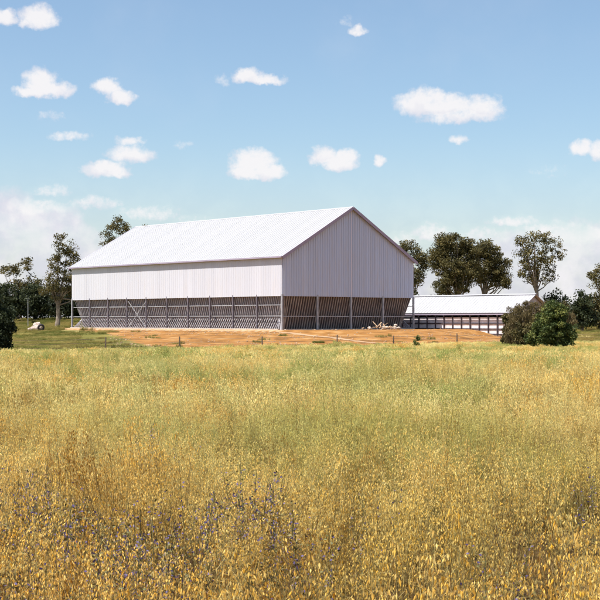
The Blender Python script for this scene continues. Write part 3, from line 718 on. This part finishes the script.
def short_grass():
    GM = [oat_mat('turf_seed', (0.34, 0.22, 0.05), (0.52, 0.43, 0.16), (0.24, 0.25, 0.06), .25), oat_mat('turf_stem', (0.16, 0.10, 0.025), (0.34, 0.29, 0.09), (0.11, 0.13, 0.025), .2), oat_mat('turf_blade', (0.17, 0.11, 0.025), (0.34, 0.30, 0.09), (0.10, 0.125, 0.022), .25)]
    src = [oat_patch('s', 2.2, 220, 3, .05, .022, .012, 400 + i, 2.0, mats=GM) for i in range(4)]
    P = []; Ro = []; S = []; I = []; rs = np.random.RandomState(8)
    for _ in range(9000):
        y = rs.uniform(90, 330); hw = .2308 * y + 8; x = rs.uniform(-hw, hw); px = 300 + F * x / y
        e = float(field_edge(x))
        if y < e: continue
        dx = x - A.x; dy = y - A.y; lx = dx * GX.x + dy * GX.y; ly = dx * SY.x + dy * SY.y
        if -3.2 < lx < W + 8 and -4 < ly < L + 4: continue
        l2 = (x - 9.04) * .674 - (y - 208.9) * .739; m2 = (x - 9.04) * .739 + (y - 208.9) * .674
        if -2 < l2 < 35 and -1.5 < m2 < 18: continue
        green = 1 - float(sst(60, 170, px + .3 * (y - 150)))
        right = float(sst(570, 580, px)) * float(sst(165, 175, y))
        pr = max(green * .8, right, .05 if y < 160 else 0, .9 if y > 245 else 0)
        pr = max(pr, .9 * (1 - float(sst(0, 9, y - e))))
        if mnoise.noise(Vector((x * .07, y * .16, 2.))) < -.05 and y < 230: pr *= .15
        if rs.uniform() > pr: continue
        hs = rs.uniform(.2, .42) * (1 if y < 200 else 1.9)
        P.append((x, y, float(ground_h(x, y)))); Ro.append((0, 0, rs.uniform(0, 6.28))); w_ = rs.uniform(.25, .6) if px > 110 and y < 200 else 1; S.append((w_, w_, hs)); I.append(rs.randint(4))
    print('short grass', len(P))
    scatter('short_grass', P, Ro, S, I, src, 'short yellow green grass on the ground around the sheds', 'grass')
short_grass()

def stones():
    import bmesh
    sm = mat('clod_stone', (0.22, 0.13, 0.07), (0.42, 0.30, 0.20), 4, .95); src = []
    for k in range(4):
        bm = bmesh.new(); bmesh.ops.create_icosphere(bm, subdivisions=1, radius=1)
        for v in bm.verts: v.co *= 1 + .4 * mnoise.noise(v.co * 1.3 + Vector((k * 5., 0, 0))); v.co.z *= .6
        me = bpy.data.meshes.new('clod'); bm.to_mesh(me); bm.free(); me.materials.append(sm); src.append(bpy.data.objects.new('clod', me))
    P = []; Ro = []; S = []; I = []; rs = np.random.RandomState(31)
    while len(P) < 2200:
        y = rs.uniform(100, 200); x = rs.uniform(-35, 40); px = 300 + F * x / y
        dx = x - A.x; dy = y - A.y; lx = dx * GX.x + dy * GX.y; ly = dx * SY.x + dy * SY.y
        if y < float(field_edge(x)) + 1 or (-1 < lx < W + 1 and -1 < ly < L + 1) or px < 110 or px > 505: continue
        if mnoise.noise(Vector((x * .15, y * .15, 4.))) < -.05: continue
        r = .035 + .11 * rs.uniform() ** 4; P.append((x, y, float(ground_h(x, y)) + r * .2)); Ro.append((0, 0, rs.uniform(0, 6.28))); S.append((r, r, r)); I.append(rs.randint(4))
    scatter('stones', P, Ro, S, I, src, 'clods and stones strewn over the bare orange earth', 'stones')
stones()

def flowers():
    pm = mat('purple_petals', (0.08, 0.06, 0.17), (0.15, 0.115, 0.25), 30, .6, translucent=.3); sm = mat('weed_green', (0.10, 0.10, 0.035), (0.20, 0.17, 0.06), 10, .7)
    def piece(seed):
        rs = np.random.RandomState(seed); V = []; mi = []
        for s in range(5):
            b = np.array([rs.normal()*.05, rs.normal()*.05, 0]); t = b + np.array([rs.normal()*.08, rs.normal()*.08, rs.uniform(.58, .78)])
            w = np.array([.0014, 0, 0]); V.append([b-w, b+w, t+w, t-w]); mi.append(1)
            w = np.array([0, .0014, 0]); V.append([b-w, b+w, t+w, t-w]); mi.append(1)
            for q in range(46):
                f = rs.uniform(.2, 1.0); p = b + (t-b)*f; d = rs.normal(size=3); d /= np.linalg.norm(d); e = np.cross(d, rs.normal(size=3)); e /= np.linalg.norm(e)
                pur = f > .5 and rs.uniform() < .6
                sz = .0082 if pur else .009
                c = p + d*.02; V.append([c - d*sz, c - e*sz*.6, c + d*sz, c + e*sz*.6]); mi.append(0 if pur else 1)
        V = np.array(V).reshape(-1, 3); return bpy.data.objects.new('f', np_mesh('f', V, np.arange(len(V)).reshape(-1, 4), [pm, sm], np.array(mi)))
    src = [piece(i) for i in range(4)]
    rs = np.random.RandomState(21); P = []; Ro = []; S = []; I = []
    def cluster(px, py, sx, sy, n):
        for _ in range(n):
            x_ = px + rs.normal()*sx; y_ = py + rs.normal()*sy
            D = 20.0
            for _k in range(12):
                X = (x_-300)/F*D; D = (EYE - (float(ground_h(X, D)) + .72*(1 - .42*float(sst(28, 85, D)))))*F/max(y_-HZ, 5)
            P.append((X, D, float(ground_h(X, D)))); Ro.append((0, 0, rs.uniform(0, 6.28))); k = rs.uniform(.88, 1.08)*(1 - .42*float(sst(28, 85, D))); S.append((1+D/60, 1+D/60, k)); I.append(rs.randint(4))
    for c in [(62, 478, 10, 12, 9), (5, 480, 6, 12, 5), (110, 520, 22, 22, 14), (140, 545, 12, 14, 7), (255, 487, 9, 8, 6), (300, 515, 12, 8, 4), (205, 505, 8, 8, 3), (15, 585, 8, 8, 3),
              (370, 492, 5, 4, 1), (570, 474, 8, 4, 1), (490, 566, 10, 4, 2), (155, 440, 8, 5, 2)]: cluster(*c)
    cluster(150, 358, 28, 2.5, 90); cluster(255, 360, 30, 2.5, 90); cluster(330, 357, 30, 2, 30)
    scatter('purple_wildflowers', P, Ro, S, I, src, 'purple flowering weeds scattered among the oats', 'wildflowers')
flowers()

# ------------------------------------------------------------------ sky, sun, camera
SUN_EL, SUN_AZ = math.radians(64), math.atan2(-0.78, -0.50)   # azimuth measured from +Y towards +X
sd = Vector((math.sin(SUN_AZ) * math.cos(SUN_EL), math.cos(SUN_AZ) * math.cos(SUN_EL), math.sin(SUN_EL)))
sl = bpy.data.lights.new('sun', 'SUN'); sl.energy = 5.0; sl.angle = math.radians(.53); sl.color = (1, .955, .88)
so = bpy.data.objects.new('sun', sl); col.objects.link(so); so.rotation_euler = sd.to_track_quat('Z', 'Y').to_euler(); so.location = (0, 0, 60)

world = bpy.data.worlds.new('World'); scene.world = world; world.use_nodes = True
def sky():
    nt = world.node_tree; N = nt.nodes; Lk = nt.links; bg = N['Background']; bg.inputs['Strength'].default_value = 0.09
    st = N.new('ShaderNodeTexSky'); st.sky_type = 'NISHITA'; st.sun_disc = False; st.sun_elevation = SUN_EL; st.sun_rotation = SUN_AZ
    st.air_density = 1.0; st.dust_density = 1.2; st.ozone_density = 2.0
    tc = N.new('ShaderNodeTexCoord'); sp = N.new('ShaderNodeSeparateXYZ'); Lk.new(tc.outputs['Generated'], sp.inputs[0])
    def mth(op, a, b=0., c=None, clamp=False):
        x = N.new('ShaderNodeMath'); x.operation = op; x.use_clamp = clamp
        for i, s in enumerate((a, b, c)):
            if s is None: continue
            if isinstance(s, (int, float)): x.inputs[i].default_value = s
            else: Lk.new(s, x.inputs[i])
        return x.outputs[0]
    az = mth('ARCTAN2', sp.outputs[0], sp.outputs[1]); el = mth('ARCSINE', sp.outputs[2])
    cb = N.new('ShaderNodeCombineXYZ'); Lk.new(az, cb.inputs[0]); Lk.new(el, cb.inputs[1])
    def nz(scale, detail, off, rough=.55):
        v = N.new('ShaderNodeVectorMath'); v.operation = 'ADD'; v.inputs[1].default_value = (off, off * .37, 0); Lk.new(cb.outputs[0], v.inputs[0])
        n = N.new('ShaderNodeTexNoise'); n.inputs['Scale'].default_value = scale; n.inputs['Detail'].default_value = detail; n.inputs['Roughness'].default_value = rough; Lk.new(v.outputs[0], n.inputs['Vector']); return n.outputs['Fac']
    def ss(v, lo, hi, t0=0., t1=1.):
        x = N.new('ShaderNodeMapRange'); x.interpolation_type = 'SMOOTHSTEP'
        for k, q in (('From Min', lo), ('From Max', hi), ('To Min', t0), ('To Max', t1)): x.inputs[k].default_value = q
        Lk.new(v, x.inputs['Value']); return x.outputs[0]
    # warped coordinates so that cloud edges billow
    wx = mth('MULTIPLY_ADD', mth('SUBTRACT', nz(75, 6, 3.1), .5), .014, az)
    wy = mth('MULTIPLY_ADD', mth('SUBTRACT', nz(75, 6, 7.7), .5), .012, el)
    fine = nz(210, 6, 1.3, .6)
    clouds = [(3,18,15,11,1),(38,19,22,15,1),(26,22,9,7,.8),(42,84,20,17,1),(53,91,24,11,1),(36,93,23,8,1),(108,88,17,12,1),(120,98,17,10,1),(68,137,24,6,.5),(50,116,14,5,.3),(106,171,26,11,1),(130,156,27,12,.9),(128,142,18,7,.6),
              (254,164,26,17,1),(268,173,22,12,.95),(246,173,20,10,.95),(247,77,18,10,1),(264,80,24,7,.85),(224,82,8,6,.3),(420,106,26,18,.95),(446,108,36,14,.95),(480,110,26,16,.9),(434,98,14,12,.8),(460,118,44,8,.7),
              (324,158,18,14,1),(338,163,22,12,1),(346,158,14,10,.9),(379,162,8,8,.85),(458,139,11,6,.6),(358,31,11,7,.7),(346,22,10,6,.25),(582,149,14,10,.85),(600,152,12,12,.8),(182,146,12,6,.25),
              (430,234,30,12,.6),(405,242,22,10,.5),(512,222,30,8,.6),(545,232,34,11,.6),(480,236,30,12,.5),(585,238,26,12,.45),(150,214,40,9,.5),(40,208,34,10,.55),(95,204,34,9,.5),(195,222,26,7,.35),
              (52,192,22,8,.45),(548,172,20,8,.15)]
    tot = None; shade = None
    for (cx, cy, rx, ry, den) in clouds:
        a0 = math.atan((cx - 300) / F); e0 = math.atan((HZ - cy) / F * math.cos(a0))
        dx = mth('MULTIPLY', mth('SUBTRACT', wx, a0), F / rx)
        dy = mth('SUBTRACT', wy, e0)
        dyu = mth('MULTIPLY', dy, F / ry); dyd = mth('MULTIPLY', dy, -F / (ry * .72)); dd = mth('MAXIMUM', dyu, dyd)
        r2 = mth('ADD', mth('MULTIPLY', dx, dx), mth('MULTIPLY', dd, dd))
        d = mth('MULTIPLY', mth('SUBTRACT', 1.15, r2), den if den < 1 else 1.0)
        tot = d if tot is None else mth('MAXIMUM', tot, d)
        sh = mth('MULTIPLY', mth('MAXIMUM', mth('SUBTRACT', 1.2, r2), 0), mth('MULTIPLY_ADD', dyu, .5, .5, True))
        shade = sh if shade is None else mth('MAXIMUM', shade, sh)
    dens = mth('ADD', tot, mth('MULTIPLY_ADD', fine, 1.1, -.55))
    puffs = ss(dens, -.05, .95)
    # soft bank low over the horizon, higher at left and right
    deg = math.pi / 180
    azl = ss(wx, math.atan(-300/F), math.atan(-40/F), 1., 0.); azr = ss(wx, math.atan(60/F), math.atan(160/F), 0., 1.)
    topl = mth('MULTIPLY', azl, 132 / F); topr = mth('MULTIPLY', azr, mth('MULTIPLY_ADD', ss(wx, math.atan(170/F), math.atan(235/F)), 14 / F, 88 / F))
    top = mth('MAXIMUM', mth('MAXIMUM', topl, topr), 45 / F)
    big = nz(22, 7, 5.5, .6)
    bank = ss(mth('SUBTRACT', mth('MULTIPLY_ADD', mth('SUBTRACT', big, .5), .05, top), wy), -.004, .016)
    bank = mth('MULTIPLY', bank, mth('MULTIPLY_ADD', nz(38, 7, 9.2, .6), 1.3, .12, True))
    f = mth('MAXIMUM', mth('MULTIPLY', puffs, .93), bank)
    # thin veil
    veil = mth('MULTIPLY', ss(nz(9, 6, 2.2), .45, .8), .10)
    f = mth('MAXIMUM', f, veil); f = mth('MAXIMUM', f, ss(el, .0, .15, .42, .0)); f = mth('MULTIPLY', f, ss(sp.outputs[2], -.01, .0))
    hsv = N.new('ShaderNodeMixRGB'); hsv.blend_type = 'MULTIPLY'; hsv.inputs[0].default_value = 1; hsv.inputs[2].default_value = SKY_TINT; Lk.new(st.outputs[0], hsv.inputs[1])
    cc = N.new('ShaderNodeMixRGB'); cc.inputs[1].default_value = (4.5, 4.5, 5.1, 1); cc.inputs[2].default_value = (5.9, 5.75, 5.8, 1)
    Lk.new(mth('ADD', mth('MULTIPLY', shade, 1.1), mth('MULTIPLY', nz(60, 5, 4.4), .45), clamp=True) if False else mth('ADD', mth('MULTIPLY', shade, 1.25), ss(nz(34, 7, 4.4, .6), .38, .64, 0., .75), None, True), cc.inputs[0])
    mx = N.new('ShaderNodeMixRGB'); Lk.new(f, mx.inputs[0]); Lk.new(hsv.outputs[0], mx.inputs[1]); Lk.new(cc.outputs[0], mx.inputs[2])
    Lk.new(mx.outputs[0], bg.inputs['Color'])
SKY_TINT = (0.965, 1.0, 0.985, 1)
sky()

cam = bpy.data.cameras.new('camera'); cam.sensor_width = 36; cam.lens = 36 * F / 600; cam.clip_end = 12000; cam.clip_start = .1
cam.shift_y = (HZ - 300) / 600.0
co = bpy.data.objects.new('camera', cam); col.objects.link(co); co.location = (0, 0, EYE); co.rotation_euler = (math.pi / 2, 0, 0); scene.camera = co

vs = scene.view_settings; vs.view_transform = 'Standard'; vs.look = 'None'; vs.gamma = 1; vs.exposure = 0.85; vs.use_curve_mapping = False
scene.cycles.use_adaptive_sampling = True; scene.cycles.adaptive_threshold = .07; scene.cycles.adaptive_min_samples = 16; scene.cycles.max_bounces = 4; scene.cycles.diffuse_bounces = 2; scene.cycles.transmission_bounces = 2; scene.cycles.glossy_bounces = 2; scene.cycles.transparent_max_bounces = 4
